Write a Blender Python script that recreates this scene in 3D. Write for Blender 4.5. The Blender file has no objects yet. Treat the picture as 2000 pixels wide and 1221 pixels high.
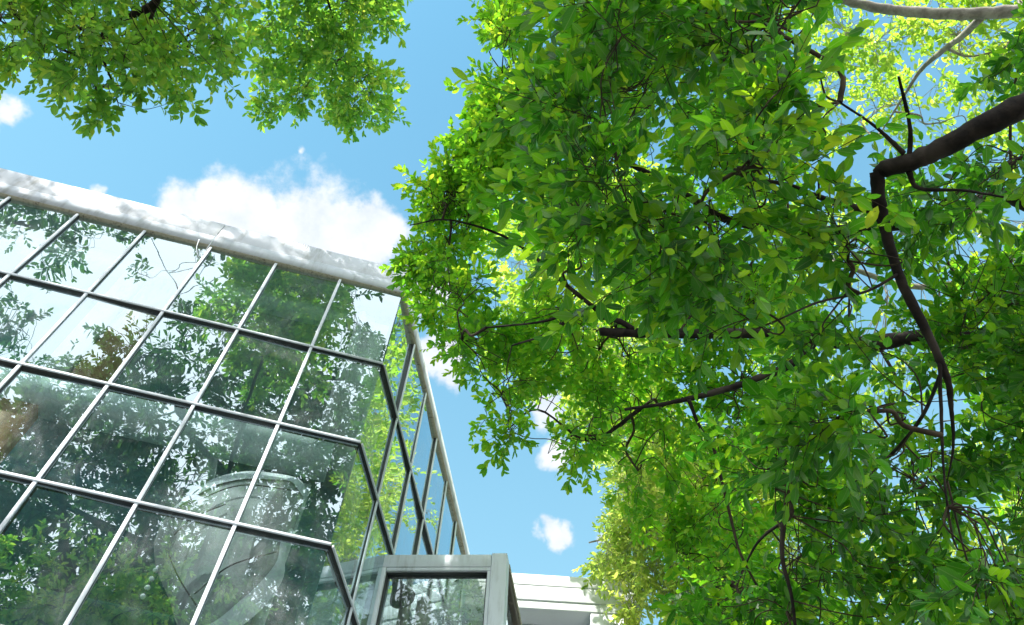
import bpy, math, random
import numpy as np
from mathutils import Vector
R = math.radians
rng = np.random.default_rng(11)
random.seed(5)
scene = bpy.context.scene
COL = scene.collection

# ------------------------------------------------------------ camera
F = 1751.56
RI = np.array([.997969, -.055335, .031558]); UP = np.array([-.063702, -.866897, .494401]); FW = np.array([0, .495407, .868661])
CAM = np.array([0, 0, 1.6])
cam = bpy.data.cameras.new('camera'); camo = bpy.data.objects.new('camera', cam); COL.objects.link(camo)
cam.sensor_width = 36; cam.lens = 36 * F / 2000; cam.clip_start = .05; cam.clip_end = 3000
from mathutils import Matrix
M = Matrix(((RI[0], UP[0], -FW[0], 0), (RI[1], UP[1], -FW[1], 0), (RI[2], UP[2], -FW[2], 1.6), (0, 0, 0, 1)))
camo.matrix_world = M
scene.camera = camo

# ------------------------------------------------------------ light
SUN_EL, SUN_AZ = 53, 216            # azimuth clockwise from +Y
scene.view_settings.view_transform = 'Standard'; scene.view_settings.look = 'None'
scene.view_settings.exposure = 1.05; scene.view_settings.gamma = 1
scene.cycles.max_bounces = 10; scene.cycles.diffuse_bounces = 3; scene.cycles.transmission_bounces = 6
scene.cycles.glossy_bounces = 4; scene.cycles.transparent_max_bounces = 12
scene.cycles.sample_clamp_indirect = 6
scene.cycles.use_denoising = True
sl = bpy.data.lights.new('sun', 'SUN'); sl.energy = 5.0; sl.angle = R(.5); sl.color = (1, .965, .91)
so = bpy.data.objects.new('sun', sl); COL.objects.link(so)
sd = np.array([math.sin(R(SUN_AZ)) * math.cos(R(SUN_EL)), math.cos(R(SUN_AZ)) * math.cos(R(SUN_EL)), math.sin(R(SUN_EL))])
so.rotation_euler = Vector(sd).to_track_quat('Z', 'Y').to_euler(); so.location = (0, -5, 30)

def dirpx(x, y):
    d = FW * F + RI * (x - 1000) - UP * (y - 610.5)
    return d / np.linalg.norm(d)
def at(x, y, dist): return CAM + dirpx(x, y) * dist

w = bpy.data.worlds.new('World'); scene.world = w; w.use_nodes = True
nt = w.node_tree; nt.nodes.clear()
class NB:
    """small node-graph helper"""
    def __init__(s, tree): s.t = tree; s.n = tree.nodes; s.l = tree.links
    def new(s, typ, **kw):
        n = s.n.new(typ)
        for k, v in kw.items(): setattr(n, k, v)
        return n
    def put(s, sock, v):
        if hasattr(v, 'links') or isinstance(v, bpy.types.NodeSocket): s.l.new(v, sock)
        else: sock.default_value = v
    def math(s, op, a, b=None, c=None, clamp=False):
        n = s.new('ShaderNodeMath', operation=op, use_clamp=clamp); s.put(n.inputs[0], a)
        if b is not None: s.put(n.inputs[1], b)
        if c is not None: s.put(n.inputs[2], c)
        return n.outputs[0]
    def vmath(s, op, a, b=None, out=0):
        n = s.new('ShaderNodeVectorMath', operation=op); s.put(n.inputs[0], a)
        if b is not None: s.put(n.inputs[1], b)
        return n.outputs[out]
    def scale(s, a, k):
        n = s.new('ShaderNodeVectorMath', operation='SCALE'); s.put(n.inputs[0], a); s.put(n.inputs[3], k); return n.outputs[0]
    def noise(s, vec, scale, detail=4, rough=.5, dist=0, col=False):
        n = s.new('ShaderNodeTexNoise'); s.put(n.inputs['Vector'], vec); n.inputs['Scale'].default_value = scale
        n.inputs['Detail'].default_value = detail; n.inputs['Roughness'].default_value = rough; n.inputs['Distortion'].default_value = dist
        return n.outputs[1 if col else 0]
    def rng(s, v, a, b, c=0., d=1., smooth=True):
        n = s.new('ShaderNodeMapRange', interpolation_type='SMOOTHSTEP' if smooth else 'LINEAR'); s.put(n.inputs[0], v)
        for i, k in enumerate((a, b, c, d)): s.put(n.inputs[i + 1], k)
        return n.outputs[0]
    def mixc(s, f, a, b, mode='MIX'):
        n = s.new('ShaderNodeMix', data_type='RGBA', blend_type=mode); s.put(n.inputs[0], f); s.put(n.inputs[6], a); s.put(n.inputs[7], b)
        return n.outputs[2]
    def ramp(s, f, stops):
        n = s.new('ShaderNodeValToRGB'); s.put(n.inputs[0], f); e = n.color_ramp.elements
        while len(e) > 1: e.remove(e[0])
        e[0].position = stops[0][0]; e[0].color = stops[0][1]
        for p, c in stops[1:]:
            k = e.new(p); k.color = c
        return n.outputs[0]
    def mixs(s, f, a, b):
        n = s.new('ShaderNodeMixShader'); s.put(n.inputs[0], f); s.l.new(a, n.inputs[1]); s.l.new(b, n.inputs[2]); return n.outputs[0]
g = NB(nt)
sky = g.new('ShaderNodeTexSky', sky_type='NISHITA', sun_disc=False); sky.sun_elevation = R(SUN_EL); sky.sun_rotation = R(SUN_AZ)
sky.air_density = 1.0; sky.dust_density = 1.0; sky.ozone_density = 1.6; sky.altitude = 0
tc = g.new('ShaderNodeTexCoord'); dirv = g.vmath('NORMALIZE', tc.outputs['Generated'])
# cumulus banks of the day's sky, each a direction and an angular radius
wob = g.noise(dirv, 9, 5, .6, col=True)
wob = g.scale(g.vmath('SUBTRACT', wob, (.5, .5, .5)), .075)
dv = g.vmath('ADD', dirv, wob)
CL = [(620, 462, .10), (695, 440, .048), (650, 405, .026), (588, 302, .012), (622, 330, .010), (430, 400, .036), (480, 425, .07), (700, 480, .07), (745, 430, .05), (560, 480, .09),
      (370, 430, .05), (880, 720, .038), (850, 690, .04), (1080, 800, .036), (1090, 895, .026), (1075, 1022, .020), (1112, 1038, .020), (1048, 1036, .018), (1090, 1038, .022), (1135, 1028, .014), (1175, 1040, .016), (25, 240, .026),
      (-20, 250, .03), (200, 365, .016), (820, 560, .05)]
cov = None
for x, y, r in CL:
    d = g.vmath('DISTANCE', dv, tuple(dirpx(x, y)), out=1)
    m = g.math('SUBTRACT', 1.0, g.math('DIVIDE', d, r * 1.0))
    m = g.math('MULTIPLY', m, min(1.0, r / .05) * .5 + .5)
    cov = m if cov is None else g.math('MAXIMUM', cov, m)
# a broad bank of bright cloud over the southern half of the sky
sep = g.new('ShaderNodeSeparateXYZ'); g.l.new(dirv, sep.inputs[0])
south = g.rng(sep.outputs[1], .02, -.28, 0., 1.)
big = g.noise(dirv, 1.9, 3, .5)
bank = g.math('SUBTRACT', g.math('MULTIPLY', south, g.rng(big, .25, .6, .35, 1.)), .18)
north = g.math('SUBTRACT', g.math('MULTIPLY', g.rng(sep.outputs[2], .62, .35), g.rng(big, .4, .6)), .3)
cov = g.math('MAXIMUM', g.math('MAXIMUM', cov, bank), north)
fine = g.noise(dirv, 22, 10, .62)
fine2 = g.noise(dirv, 60, 6, .65)
cc = g.math('ADD', cov, g.math('MULTIPLY', g.math('SUBTRACT', fine, .5), .75))
cc = g.math('ADD', cc, g.math('MULTIPLY', g.math('SUBTRACT', fine2, .5), .22))
mask = g.rng(cc, .17, .52)
skyc = g.mixc(1., sky.outputs[0], (1.05, 1.93, 1.76, 1), 'MULTIPLY')
skyc = g.mixc(g.rng(sep.outputs[2], 1.0, .7, .10, .85, False), skyc, (2.15, 4.3, 5.75, 1))
cshade = g.ramp(g.math('ADD', g.math('MULTIPLY', fine, .6), g.math('MULTIPLY', big, .4)), [(.36, (4.6, 5.1, 5.8, 1)), (.56, (6.2, 6.35, 6.6, 1))])
cshade = g.mixc(g.rng(sep.outputs[1], .1, -.3), cshade, (14, 14.6, 15.2, 1))
final = g.mixc(g.math('MULTIPLY', mask, .96), skyc, cshade)
bg = g.new('ShaderNodeBackground'); g.put(bg.inputs[0], final); bg.inputs[1].default_value = .085
wo = g.new('ShaderNodeOutputWorld'); g.l.new(bg.outputs[0], wo.inputs[0])

# ------------------------------------------------------------ object helpers
def link(o, parent=None):
    COL.objects.link(o)
    if parent is not None: o.parent = parent
    return o
def np_mesh(name, V, faces=None, tris=None, uv=None, smooth=True):
    """faces: (n,4) quads, tris: (m,3)"""
    me = bpy.data.meshes.new(name)
    V = np.asarray(V, dtype=np.float32)
    q = np.zeros((0, 4), int) if faces is None else np.asarray(faces); t = np.zeros((0, 3), int) if tris is None else np.asarray(tris)
    li = np.concatenate([q.ravel(), t.ravel()]).astype(np.int32)
    tot = np.concatenate([np.full(len(q), 4), np.full(len(t), 3)]).astype(np.int32)
    st = np.concatenate([[0], np.cumsum(tot)[:-1]]).astype(np.int32)
    me.vertices.add(len(V)); me.vertices.foreach_set('co', V.ravel())
    me.loops.add(len(li)); me.loops.foreach_set('vertex_index', li)
    me.polygons.add(len(tot)); me.polygons.foreach_set('loop_start', st); me.polygons.foreach_set('loop_total', tot)
    if smooth: me.polygons.foreach_set('use_smooth', np.ones(len(tot), bool))
    me.update(calc_edges=True)
    if uv is not None:
        l = me.uv_layers.new(name='UVMap'); l.data.foreach_set('uv', np.asarray(uv, np.float32)[li].ravel())
    me.validate()
    return me
def obj(name, me, mat, parent=None, **props):
    o = bpy.data.objects.new(name, me); me.materials.append(mat) if mat else None
    link(o, parent)
    for k, v in props.items(): o[k] = v
    return o
def thing(name, label, cat, group=None, loc=(0, 0, 0)):
    o = bpy.data.objects.new(name, None); link(o); o.location = loc; o['label'] = label; o['category'] = cat
    o.empty_display_size = .2
    if group: o['group'] = group
    return o
class MB:
    def __init__(s): s.V = []; s.Q = []; s.T = []; s.n = 0
    def add(s, V, Q=None, T=None):
        V = np.asarray(V, float); s.V.append(V)
        if Q is not None and len(Q): s.Q.append(np.asarray(Q) + s.n)
        if T is not None and len(T): s.T.append(np.asarray(T) + s.n)
        s.n += len(V)
    def obox(s, o, ex, ey, ez):
        """oriented box from corner o with edge vectors"""
        o, ex, ey, ez = (np.asarray(v, float) for v in (o, ex, ey, ez))
        V = [o + a * ex + b * ey + c * ez for c in (0, 1) for b in (0, 1) for a in (0, 1)]
        Q = [(0, 2, 3, 1), (4, 5, 7, 6), (0, 1, 5, 4), (2, 6, 7, 3), (0, 4, 6, 2), (1, 3, 7, 5)]
        if np.dot(np.cross(ex, ey), ez) < 0: Q = [q[::-1] for q in Q]
        s.add(V, Q)
    def tube(s, P, r, n=6, caps=True):
        P = np.asarray(P, float); r = np.broadcast_to(np.asarray(r, float), (len(P),))
        T = np.gradient(P, axis=0); T /= np.linalg.norm(T, axis=1)[:, None] + 1e-9
        a = np.array([0, 0, 1.]) if abs(T[0][2]) < .9 else np.array([1., 0, 0])
        V = []; u = np.cross(T[0], a); u /= np.linalg.norm(u)
        ang = np.arange(n) * 2 * np.pi / n
        for i in range(len(P)):
            u = u - T[i] * (u @ T[i]); u /= np.linalg.norm(u) + 1e-9; v = np.cross(T[i], u)
            V.append(P[i] + r[i] * (np.cos(ang)[:, None] * u + np.sin(ang)[:, None] * v))
        V = np.concatenate(V); Q = []
        for i in range(len(P) - 1):
            for k in range(n): Q.append((i * n + k, i * n + (k + 1) % n, (i + 1) * n + (k + 1) % n, (i + 1) * n + k))
        T_ = []
        if caps:
            V = np.concatenate([V, P[:1], P[-1:]]); a0, b0 = len(V) - 2, len(V) - 1; L = (len(P) - 1) * n
            for k in range(n): T_ += [(a0, (k + 1) % n, k), (b0, L + k, L + (k + 1) % n)]
        s.add(V, Q, T_)
    def mesh(s, name, smooth=False):
        return np_mesh(name, np.concatenate(s.V), np.concatenate(s.Q) if s.Q else None, np.concatenate(s.T) if s.T else None, smooth=smooth)
    def build(s, name, mat, parent=None, smooth=False, bevel=0, **props):
        o = obj(name, s.mesh(name, smooth), mat, parent, **props)
        if bevel:
            b = o.modifiers.new('bevel', 'BEVEL'); b.width = bevel; b.segments = 2; b.limit_method = 'ANGLE'
        return o
def smooth_line(P, k=5):
    P = np.asarray(P, float)
    if len(P) < 3: return np.array([P[0] + (P[-1] - P[0]) * t for t in np.linspace(0, 1, k + 1)])
    Q = np.concatenate([[2 * P[0] - P[1]], P, [2 * P[-1] - P[-2]]]); out = []
    for i in range(1, len(Q) - 2):
        for t in np.arange(k) / k:
            a, b, c, d = Q[i - 1:i + 3]
            out.append(.5 * (2 * b + (c - a) * t + (2 * a - 5 * b + 4 * c - d) * t * t + (3 * b - a - 3 * c + d) * t ** 3))
    out.append(P[-1]); return np.array(out)

# ------------------------------------------------------------ materials
def mat(name):
    m = bpy.data.materials.new(name); m.use_nodes = True; m.node_tree.nodes.clear(); b = NB(m.node_tree)
    out = b.new('ShaderNodeOutputMaterial'); return m, b, out
def principled(b, col, rough=.5, spec=.5, metal=0, normal=None):
    p = b.new('ShaderNodeBsdfPrincipled'); b.put(p.inputs['Base Color'], col); b.put(p.inputs['Roughness'], rough)
    b.put(p.inputs['Specular IOR Level'], spec); b.put(p.inputs['Metallic'], metal)
    if normal is not None: b.l.new(normal, p.inputs['Normal'])
    return p.outputs[0]
def bump(b, h, st=.3, d=.01):
    n = b.new('ShaderNodeBump'); n.inputs['Strength'].default_value = st; n.inputs['Distance'].default_value = d; b.l.new(h, n.inputs['Height']); return n.outputs[0]
def world_pos(b): return b.new('ShaderNodeNewGeometry').outputs['Position']
def painted(name, c0, c1, grime=.5, rough=.45, streak=1, sc=6):
    m, b, out = mat(name); P = world_pos(b)
    mp = b.new('ShaderNodeMapping'); b.l.new(P, mp.inputs[0]); mp.inputs['Scale'].default_value = (1, 1, .16 if streak else 1)
    n = b.noise(mp.outputs[0], sc * 2.2, 6, .65); n2 = b.noise(P, sc * .35, 4, .6); n3 = b.noise(P, 90, 3, .6)
    f = b.math('MULTIPLY', b.rng(n, .45, .75), b.rng(n2, .35, .65, .3, 1.)); f = b.math('MULTIPLY', f, grime)
    f = b.math('ADD', f, b.math('MULTIPLY', b.rng(n3, .66, .76), grime * .5), clamp=True)
    c = b.mixc(f, c0, c1)
    b.l.new(principled(b, c, b.math('ADD', rough, b.math('MULTIPLY', n, .15)), .5, 0, bump(b, n3, .12, .002)), out.inputs[0]); return m
M_white = painted('white_paint', (.72, .76, .82, 1), (.36, .37, .36, 1), .6)
M_fascia = painted('fascia_paint', (.58, .61, .67, 1), (.30, .31, .30, 1), 1.2, .5, 1, 3)
M_edge = painted('rusty_edge', (.36, .34, .26, 1), (.09, .065, .04, 1), 1.2, .7, 0, 14)
M_gasket_shade = painted('dark_gasket_shade', (.018, .022, .024, 1), (.05, .045, .035, 1), .7, .5)  # near-black; on the window bars it stands in for shaded undersides
M_stained = painted('stained_metal', (.10, .085, .07, 1), (.30, .26, .2, 1), 1.1, .7, 1, 7)
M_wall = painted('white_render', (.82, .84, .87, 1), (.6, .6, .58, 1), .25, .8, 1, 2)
M_inner = painted('inner_wall', (.18, .40, .43, 1), (.08, .17, .18, 1), .6, .7, 0, 2)
M_ceiling = painted('inner_ceiling', (.3, .42, .42, 1), (.2, .28, .28, 1), .5, .8, 0, 2)
M_beam = painted('inner_beam', (.75, .85, .83, 1), (.22, .3, .3, 1), .4, .6, 0, 4)
M_pillar = painted('inner_pillar', (.72, .75, .73, 1), (.42, .46, .42, 1), .8, .6, 1, 5)
M_wood = painted('wood_panel', (.45, .24, .1, 1), (.12, .06, .025, 1), .9, .5, 1, 9)
M_tile = painted('inner_floor', (.1, .1, .1, 1), (.06, .06, .06, 1), .5, .5, 0, 4)
M_lamp = painted('lamp_paint', (.03, .05, .055, 1), (.08, .08, .07, 1), .6, .45)
M_beige = painted('beige_steel', (.33, .35, .31, 1), (.2, .2, .17, 1), .5, .6, 1, 4)
M_pave = painted('paving', (.10, .10, .09, 1), (.05, .05, .045, 1), .8, .85, 0, 2)  # darkened to stand in for tree shade lying on the ground
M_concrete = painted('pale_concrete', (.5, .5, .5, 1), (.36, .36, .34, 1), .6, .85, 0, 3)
M_shell = painted('shell_skin', (.42, .45, .43, 1), (.3, .33, .3, 1), .4, .55, 0, 5)
M_band = painted('shell_band', (.9, .91, .93, 1), (.6, .62, .62, 1), .3, .5, 0, 5)
M_dry = painted('dry_leaf', (.05, .09, .04, 1), (.09, .07, .03, 1), .8, .6, 0, 20)
M_seam = painted('seam_cord', (.04, .045, .04, 1), (.07, .07, .06, 1), .5, .6)

def bark(name, c0, c1, c2=None, sc=14):
    m, b, out = mat(name); P = world_pos(b); n = b.noise(P, sc, 6, .65, .4); n2 = b.noise(P, sc * .25, 3, .5)
    c = b.mixc(b.rng(n, .35, .68), c0, c1)
    if c2: c = b.mixc(b.math('MULTIPLY', b.rng(n2, .48, .66), .85), c, c2)
    b.l.new(principled(b, c, .85, .25, 0, bump(b, n, .7, .012)), out.inputs[0]); return m
M_bark = bark('dark_bark', (.008, .006, .005, 1), (.028, .021, .016, 1), (.06, .048, .038, 1))
M_bark_pale = bark('pale_bark', (.22, .2, .17, 1), (.42, .39, .33, 1), (.16, .17, .12, 1), 9)
M_twig = bark('twig_bark', (.03, .022, .014, 1), (.08, .06, .035, 1))

def leaf_mat(name, cols, tcols, tr=.5, rough=.38, spec=.5):
    m, b, out = mat(name)
    geo = b.new('ShaderNodeNewGeometry'); r = geo.outputs['Random Per Island']
    r2 = b.math('FRACT', b.math('MULTIPLY', r, 37.7))
    n = b.noise(geo.outputs['Position'], 1.3, 2, .5)
    f = b.math('ADD', b.math('MULTIPLY', r, .75), b.math('MULTIPLY', b.math('SUBTRACT', n, .5), .7), clamp=True)
    c = b.ramp(f, cols); t = b.ramp(f, tcols)
    uv = b.new('ShaderNodeUVMap'); s = b.new('ShaderNodeSeparateXYZ'); b.l.new(uv.outputs[0], s.inputs[0])
    au = b.math('ABSOLUTE', b.math('SUBTRACT', s.outputs[0], .5))
    mid = b.rng(au, .012, .05, 1., 0.)
    sv = b.math('FRACT', b.math('ADD', b.math('MULTIPLY', s.outputs[1], 9.), b.math('MULTIPLY', au, -5.)))
    side = b.rng(b.math('ABSOLUTE', b.math('SUBTRACT', sv, .5)), .0, .12, .35, 0.)
    vein = b.math('MAXIMUM', mid, side)
    blotch = b.rng(b.noise(geo.outputs['Position'], 55, 3, .6), .66, .74)
    old = b.math('MULTIPLY', blotch, b.rng(r2, .9, .93, 0., 1.))
    c = b.mixc(b.math('MULTIPLY', vein, .45), c, (.22, .30, .08, 1))
    c = b.mixc(old, c, (.10, .05, .015, 1)); t = b.mixc(old, t, (.12, .05, .01, 1))
    t = b.mixc(b.math('MULTIPLY', vein, .35), t, (.5, .62, .2, 1))
    rr = b.math('ADD', rough, b.math('MULTIPLY', r2, .18))
    nrm = bump(b, vein, .25, .002)
    p = principled(b, c, rr, spec, 0, nrm)
    tr_ = b.new('ShaderNodeBsdfTranslucent'); b.l.new(t, tr_.inputs[0])
    b.l.new(b.mixs(tr, p, tr_.outputs[0]), out.inputs[0]); return m
def rgb(*c): return (*c, 1)
L_deep = leaf_mat('leaf_deep_green', [(0, rgb(.008, .045, .007)), (.5, rgb(.016, .08, .009)), (.9, rgb(.045, .15, .014)), (1, rgb(.16, .24, .03))],
                  [(0, rgb(.05, .30, .008)), (.45, rgb(.19, .64, .010)), (.72, rgb(.52, .88, .015)), (1, rgb(.95, .95, .05))], .50, .24, .7)
L_mid = leaf_mat('leaf_mid_green', [(0, rgb(.018, .09, .012)), (.5, rgb(.038, .145, .014)), (1, rgb(.12, .24, .028))],
                 [(0, rgb(.20, .64, .015)), (.4, rgb(.38, .84, .02)), (.72, rgb(.66, .94, .03)), (1, rgb(.95, .95, .08))], .60, .34, .55)
L_soft = leaf_mat('leaf_soft_green', [(0, rgb(.03, .09, .02)), (.5, rgb(.06, .14, .03)), (1, rgb(.13, .22, .05))],
                 [(0, rgb(.18, .52, .04)), (.5, rgb(.38, .76, .05)), (.8, rgb(.7, .86, .06)), (1, rgb(.95, .92, .12))], .55, .36, .55)
L_yellow = leaf_mat('leaf_yellow_green', [(0, rgb(.10, .18, .02)), (.5, rgb(.2, .28, .03)), (1, rgb(.4, .4, .06))],
                    [(0, rgb(.42, .7, .08)), (.5, rgb(.72, .86, .12)), (1, rgb(.95, .92, .25))], .6)
L_far = leaf_mat('leaf_far_green', [(0, rgb(.04, .11, .018)), (.5, rgb(.08, .17, .024)), (1, rgb(.16, .24, .04))],
                 [(0, rgb(.3, .6, .03)), (.5, rgb(.55, .8, .05)), (1, rgb(.9, .92, .12))], .6)
L_dark = leaf_mat('leaf_dark_green', [(0, rgb(.010, .045, .014)), (.5, rgb(.02, .065, .018)), (1, rgb(.05, .11, .025))],
                 [(0, rgb(.04, .16, .03)), (.7, rgb(.10, .28, .03)), (.9, rgb(.4, .6, .03)), (1, rgb(.6, .7, .05))], .4)
def glass_mat(name, tint, refl=.34, dust=.06, dsc=1.0, spots=.3, dustcol=(.82, .85, .86, 1)):
    m, b, out = mat(name); P = world_pos(b)
    ge = b.new('ShaderNodeNewGeometry'); cs = b.math('ABSOLUTE', b.vmath('DOT_PRODUCT', ge.outputs['True Normal'], ge.outputs['Incoming'], out=1))
    fr = b.math('ADD', .04, b.math('MULTIPLY', .96, b.math('POWER', b.math('SUBTRACT', 1.0, cs), 5.)))
    lw = b.math('ADD', refl, b.math('MULTIPLY', fr, 1.5), clamp=True)
    wv = b.noise(P, .9, 2, .5); nb = b.new('ShaderNodeBump'); nb.inputs['Strength'].default_value = .5; nb.inputs['Distance'].default_value = .012; b.l.new(wv, nb.inputs['Height'])
    gl = b.new('ShaderNodeBsdfGlossy'); gl.inputs['Roughness'].default_value = 0.0; gl.inputs[0].default_value = (.80, .94, 1.0, 1); b.l.new(nb.outputs[0], gl.inputs['Normal'])
    tr = b.new('ShaderNodeBsdfTransparent'); tr.inputs[0].default_value = tint
    base = b.mixs(lw, tr.outputs[0], gl.outputs[0])
    # dust: runs down the pane, with drip marks and specks
    mp = b.new('ShaderNodeMapping'); b.l.new(P, mp.inputs[0]); mp.inputs['Scale'].default_value = (1, 1, .22); mp.inputs['Rotation'].default_value = (0, .12, 0)
    n1 = b.noise(P, 1.1 * dsc, 4, .6, .8); n2 = b.noise(mp.outputs[0], 16 * dsc, 5, .7); n3 = b.noise(P, 60, 2, .5); n4 = b.noise(P, 7 * dsc, 5, .65, 1.2)
    d = b.math('MULTIPLY', b.rng(n1, .42, .66, .12, 1.), b.rng(n2, .35, .7, .35, 1.))
    d = b.math('MULTIPLY', d, b.rng(n4, .3, .7, .6, 1.15))
    d = b.math('MULTIPLY', d, dust * 2)
    sp = b.math('MULTIPLY', b.rng(n3, .70, .76), b.math('MULTIPLY', b.rng(n4, .5, .62), spots))
    d = b.math('ADD', d, sp, clamp=True)
    df = b.new('ShaderNodeBsdfDiffuse'); df.inputs[0].default_value = dustcol
    dt = b.new('ShaderNodeBsdfTranslucent'); dt.inputs[0].default_value = dustcol
    b.l.new(b.mixs(d, base, b.mixs(.3, df.outputs[0], dt.outputs[0])), out.inputs[0]); return m
G_A = glass_mat('dusty_teal_glass', (.84, .97, .98, 1), .33, .075)
G_B = glass_mat('green_glass', (.76, .94, .88, 1), .22, .10, 1.4)
G_R = glass_mat('dirty_roof_glass', (.9, .95, .95, 1), .08, .75, 2.5, .1)
G_K = glass_mat('spotted_glass', (.95, .99, .99, 1), .16, .16, 2.2, .3)

# ------------------------------------------------------------ glass building
S = .55
C = np.array([math.sin(-.249352), math.cos(-.249352)]) * 10 * S
uA = np.array([math.cos(3.350284), math.sin(3.350284)]); uB = np.array([math.cos(1.368284), math.sin(1.368284)])
nA = np.array([-uA[1], uA[0]]); nB = np.array([uB[1], -uB[0]])
if nA @ C > 0: nA = -nA
def v3(p, z=0): return np.array([p[0], p[1], z])
UA, UB, NA, NBv, Z3 = v3(uA), v3(uB), v3(nA), v3(nB), np.array([0, 0, 1.])
ROW = [11.173, 9.623, 8.268, 6.932, 5.600, 4.268, 2.936]
colA = [0] + [.7656 + .7835 * i for i in range(9)]
colB = [0] + [.7033 + .7453 * i for i in range(9)]
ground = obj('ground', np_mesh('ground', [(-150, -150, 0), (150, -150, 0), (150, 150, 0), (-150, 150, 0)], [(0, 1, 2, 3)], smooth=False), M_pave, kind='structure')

B0 = thing('glass_building', 'tall glass building with white mullion grid, white roof fascia and a bent corner', 'building', loc=(C[0], C[1], 0))
def bpart(mb, name, m, **k):
    o = mb.build(name, m, None, **k); o.location = (0, 0, 0); o.parent = B0; o.matrix_parent_inverse = Matrix.Translation((-C[0], -C[1], 0)); return o
def fac(u, n, s, off, z): return v3(C + u * s + n * off, z)
LA, LB = colA[-1], colB[-1]
# panes
def panes(u, n, cols, gm, tag):
    U = v3(u); N = v3(n)
    for r in range(5):
        for c in range(len(cols) - 1):
            a, b_ = cols[c], cols[c + 1]; z1, z0 = ROW[r], ROW[r + 1]
            tx, tz = rng.normal(0, .005), rng.normal(0, .005)
            g_ = .004
            q = [fac(u, n, a + g_, -.0 + tx, z0 + g_), fac(u, n, b_ - g_, -.0 - tx, z0 + g_), fac(u, n, b_ - g_, -tx + tz, z1 - g_), fac(u, n, a + g_, tx + tz, z1 - g_)]
            mb = MB(); mb.add(q, [(0, 1, 2, 3)]); bpart(mb, 'window_pane', gm)
panes(uA, nA, colA, G_A, 'A'); panes(uB, nB, colB, G_B, 'B')
for u, n, L in ((uA, nA, LA), (uB, nB, LB)):       # ground-floor glazing
    mb = MB(); mb.add([fac(u, n, .01, 0, .3), fac(u, n, L, 0, .3), fac(u, n, L, 0, ROW[5] - .01), fac(u, n, .01, 0, ROW[5] - .01)], [(0, 1, 2, 3)]); bpart(mb, 'shop_window', G_A)
    mb = MB(); mb.obox(fac(u, n, 0, -.1, 0), v3(u) * L, v3(n) * .16, Z3 * .3); bpart(mb, 'plinth', M_concrete)
# mullions, transoms: white cap on a near-black gasket body painting in the shaded underside
def mullion(u, n, s, wd=.031, dp=.028):
    mb = MB(); mb.obox(fac(u, n, s - wd / 2, dp - .016, .3), v3(u) * wd, v3(n) * .016, Z3 * (ROW[0] - .3 - .002)); o = bpart(mb, 'mullion', M_white, bevel=.003)
    mb = MB(); mb.obox(fac(u, n, s - wd * .4, -.055, .3), v3(u) * wd * .8, v3(n) * (dp + .055 - .016), Z3 * (ROW[0] - .3)); k = mb.build('gasket_shade', M_gasket_shade, None); k.parent = o; k.matrix_parent_inverse = o.matrix_parent_inverse @ Matrix.Identity(4) if False else Matrix.Identity(4)
    return o
def transom(u, n, z, L, s0=0, ht=.026, dp=.038):
    mb = MB(); mb.obox(fac(u, n, s0, dp - .016, z - ht / 2), v3(u) * (L - s0), v3(n) * .016, Z3 * ht); o = bpart(mb, 'transom', M_white, bevel=.003)
    mb = MB(); mb.obox(fac(u, n, s0 + .002, -.05, z - ht / 2 + .003), v3(u) * (L - s0 - .004), v3(n) * (dp + .05 - .016), Z3 * (ht - .006)); k = mb.build('gasket_shade', M_gasket_shade, None); k.parent = o
    return o
for s in colA[1:]: mullion(uA, nA, s)
for s in colB[1:]: mullion(uB, nB, s, .028)
for z in ROW[1:6]:
    transom(uA, nA, z, LA, -.012); transom(uB, nB, z, LB, .0)
# roof fascia: lower band, sloping upper coping, stained drip edge, on both facades
def sweep(profile, ends=(0, 0), offA=0., offB=0., s_end=0.):
    """sweep an (out, z) profile round the bent corner; mitred at C"""
    den = 1 + nA @ nB
    mit = (nA + nB) / den
    V = []; n = len(profile)
    for (o, z) in profile: V.append(v3(C + uA * LA + nA * o, z))
    for (o, z) in profile: V.append(v3(C + mit * o, z))
    for (o, z) in profile: V.append(v3(C + uB * LB + nB * o, z))
    Q = []
    for k in range(2):
        for i in range(n): j = (i + 1) % n; Q.append((k * n + i, k * n + j, (k + 1) * n + j, (k + 1) * n + i))
    mb = MB(); mb.add(V, Q)
    if n == 4: mb.add(V[:4], [(3, 2, 1, 0)]); mb.add(V[8:], [(0, 1, 2, 3)])
    return mb
bpart(sweep([(.044, 11.195), (.042, 11.415), (-.12, 11.415), (-.12, 11.195)]), 'fascia', M_fascia)
bpart(sweep([(.038, 11.175), (.038, 11.192), (-.05, 11.192), (-.05, 11.168)]), 'drip_edge', M_edge)
# upper coping boards with joints
for u, n, L, st, tz_ in ((uA, nA, LA, .06, 11.84), (uB, nB, LB, .06, 11.56)):
    s = st; k = 0
    while s < L - .01:
        e = min(L, s + (1.9 if k % 2 else 2.3)); prof = [(.036 + .003 * (k % 2), 11.418), (.006 + .003 * (k % 2), tz_), (-.1, tz_ + .01), (-.1, 11.418)]
        V = [fac(u, n, ss, o, z) for ss in (s + .003, e - .003) for o, z in prof]
        mb = MB(); mb.add(V, [(0, 1, 5, 4), (1, 2, 6, 5), (2, 3, 7, 6), (3, 0, 4, 7), (3, 2, 1, 0), (4, 5, 6, 7)]); bpart(mb, 'coping_board', M_fascia, bevel=.004)
        s = e; k += 1
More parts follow.
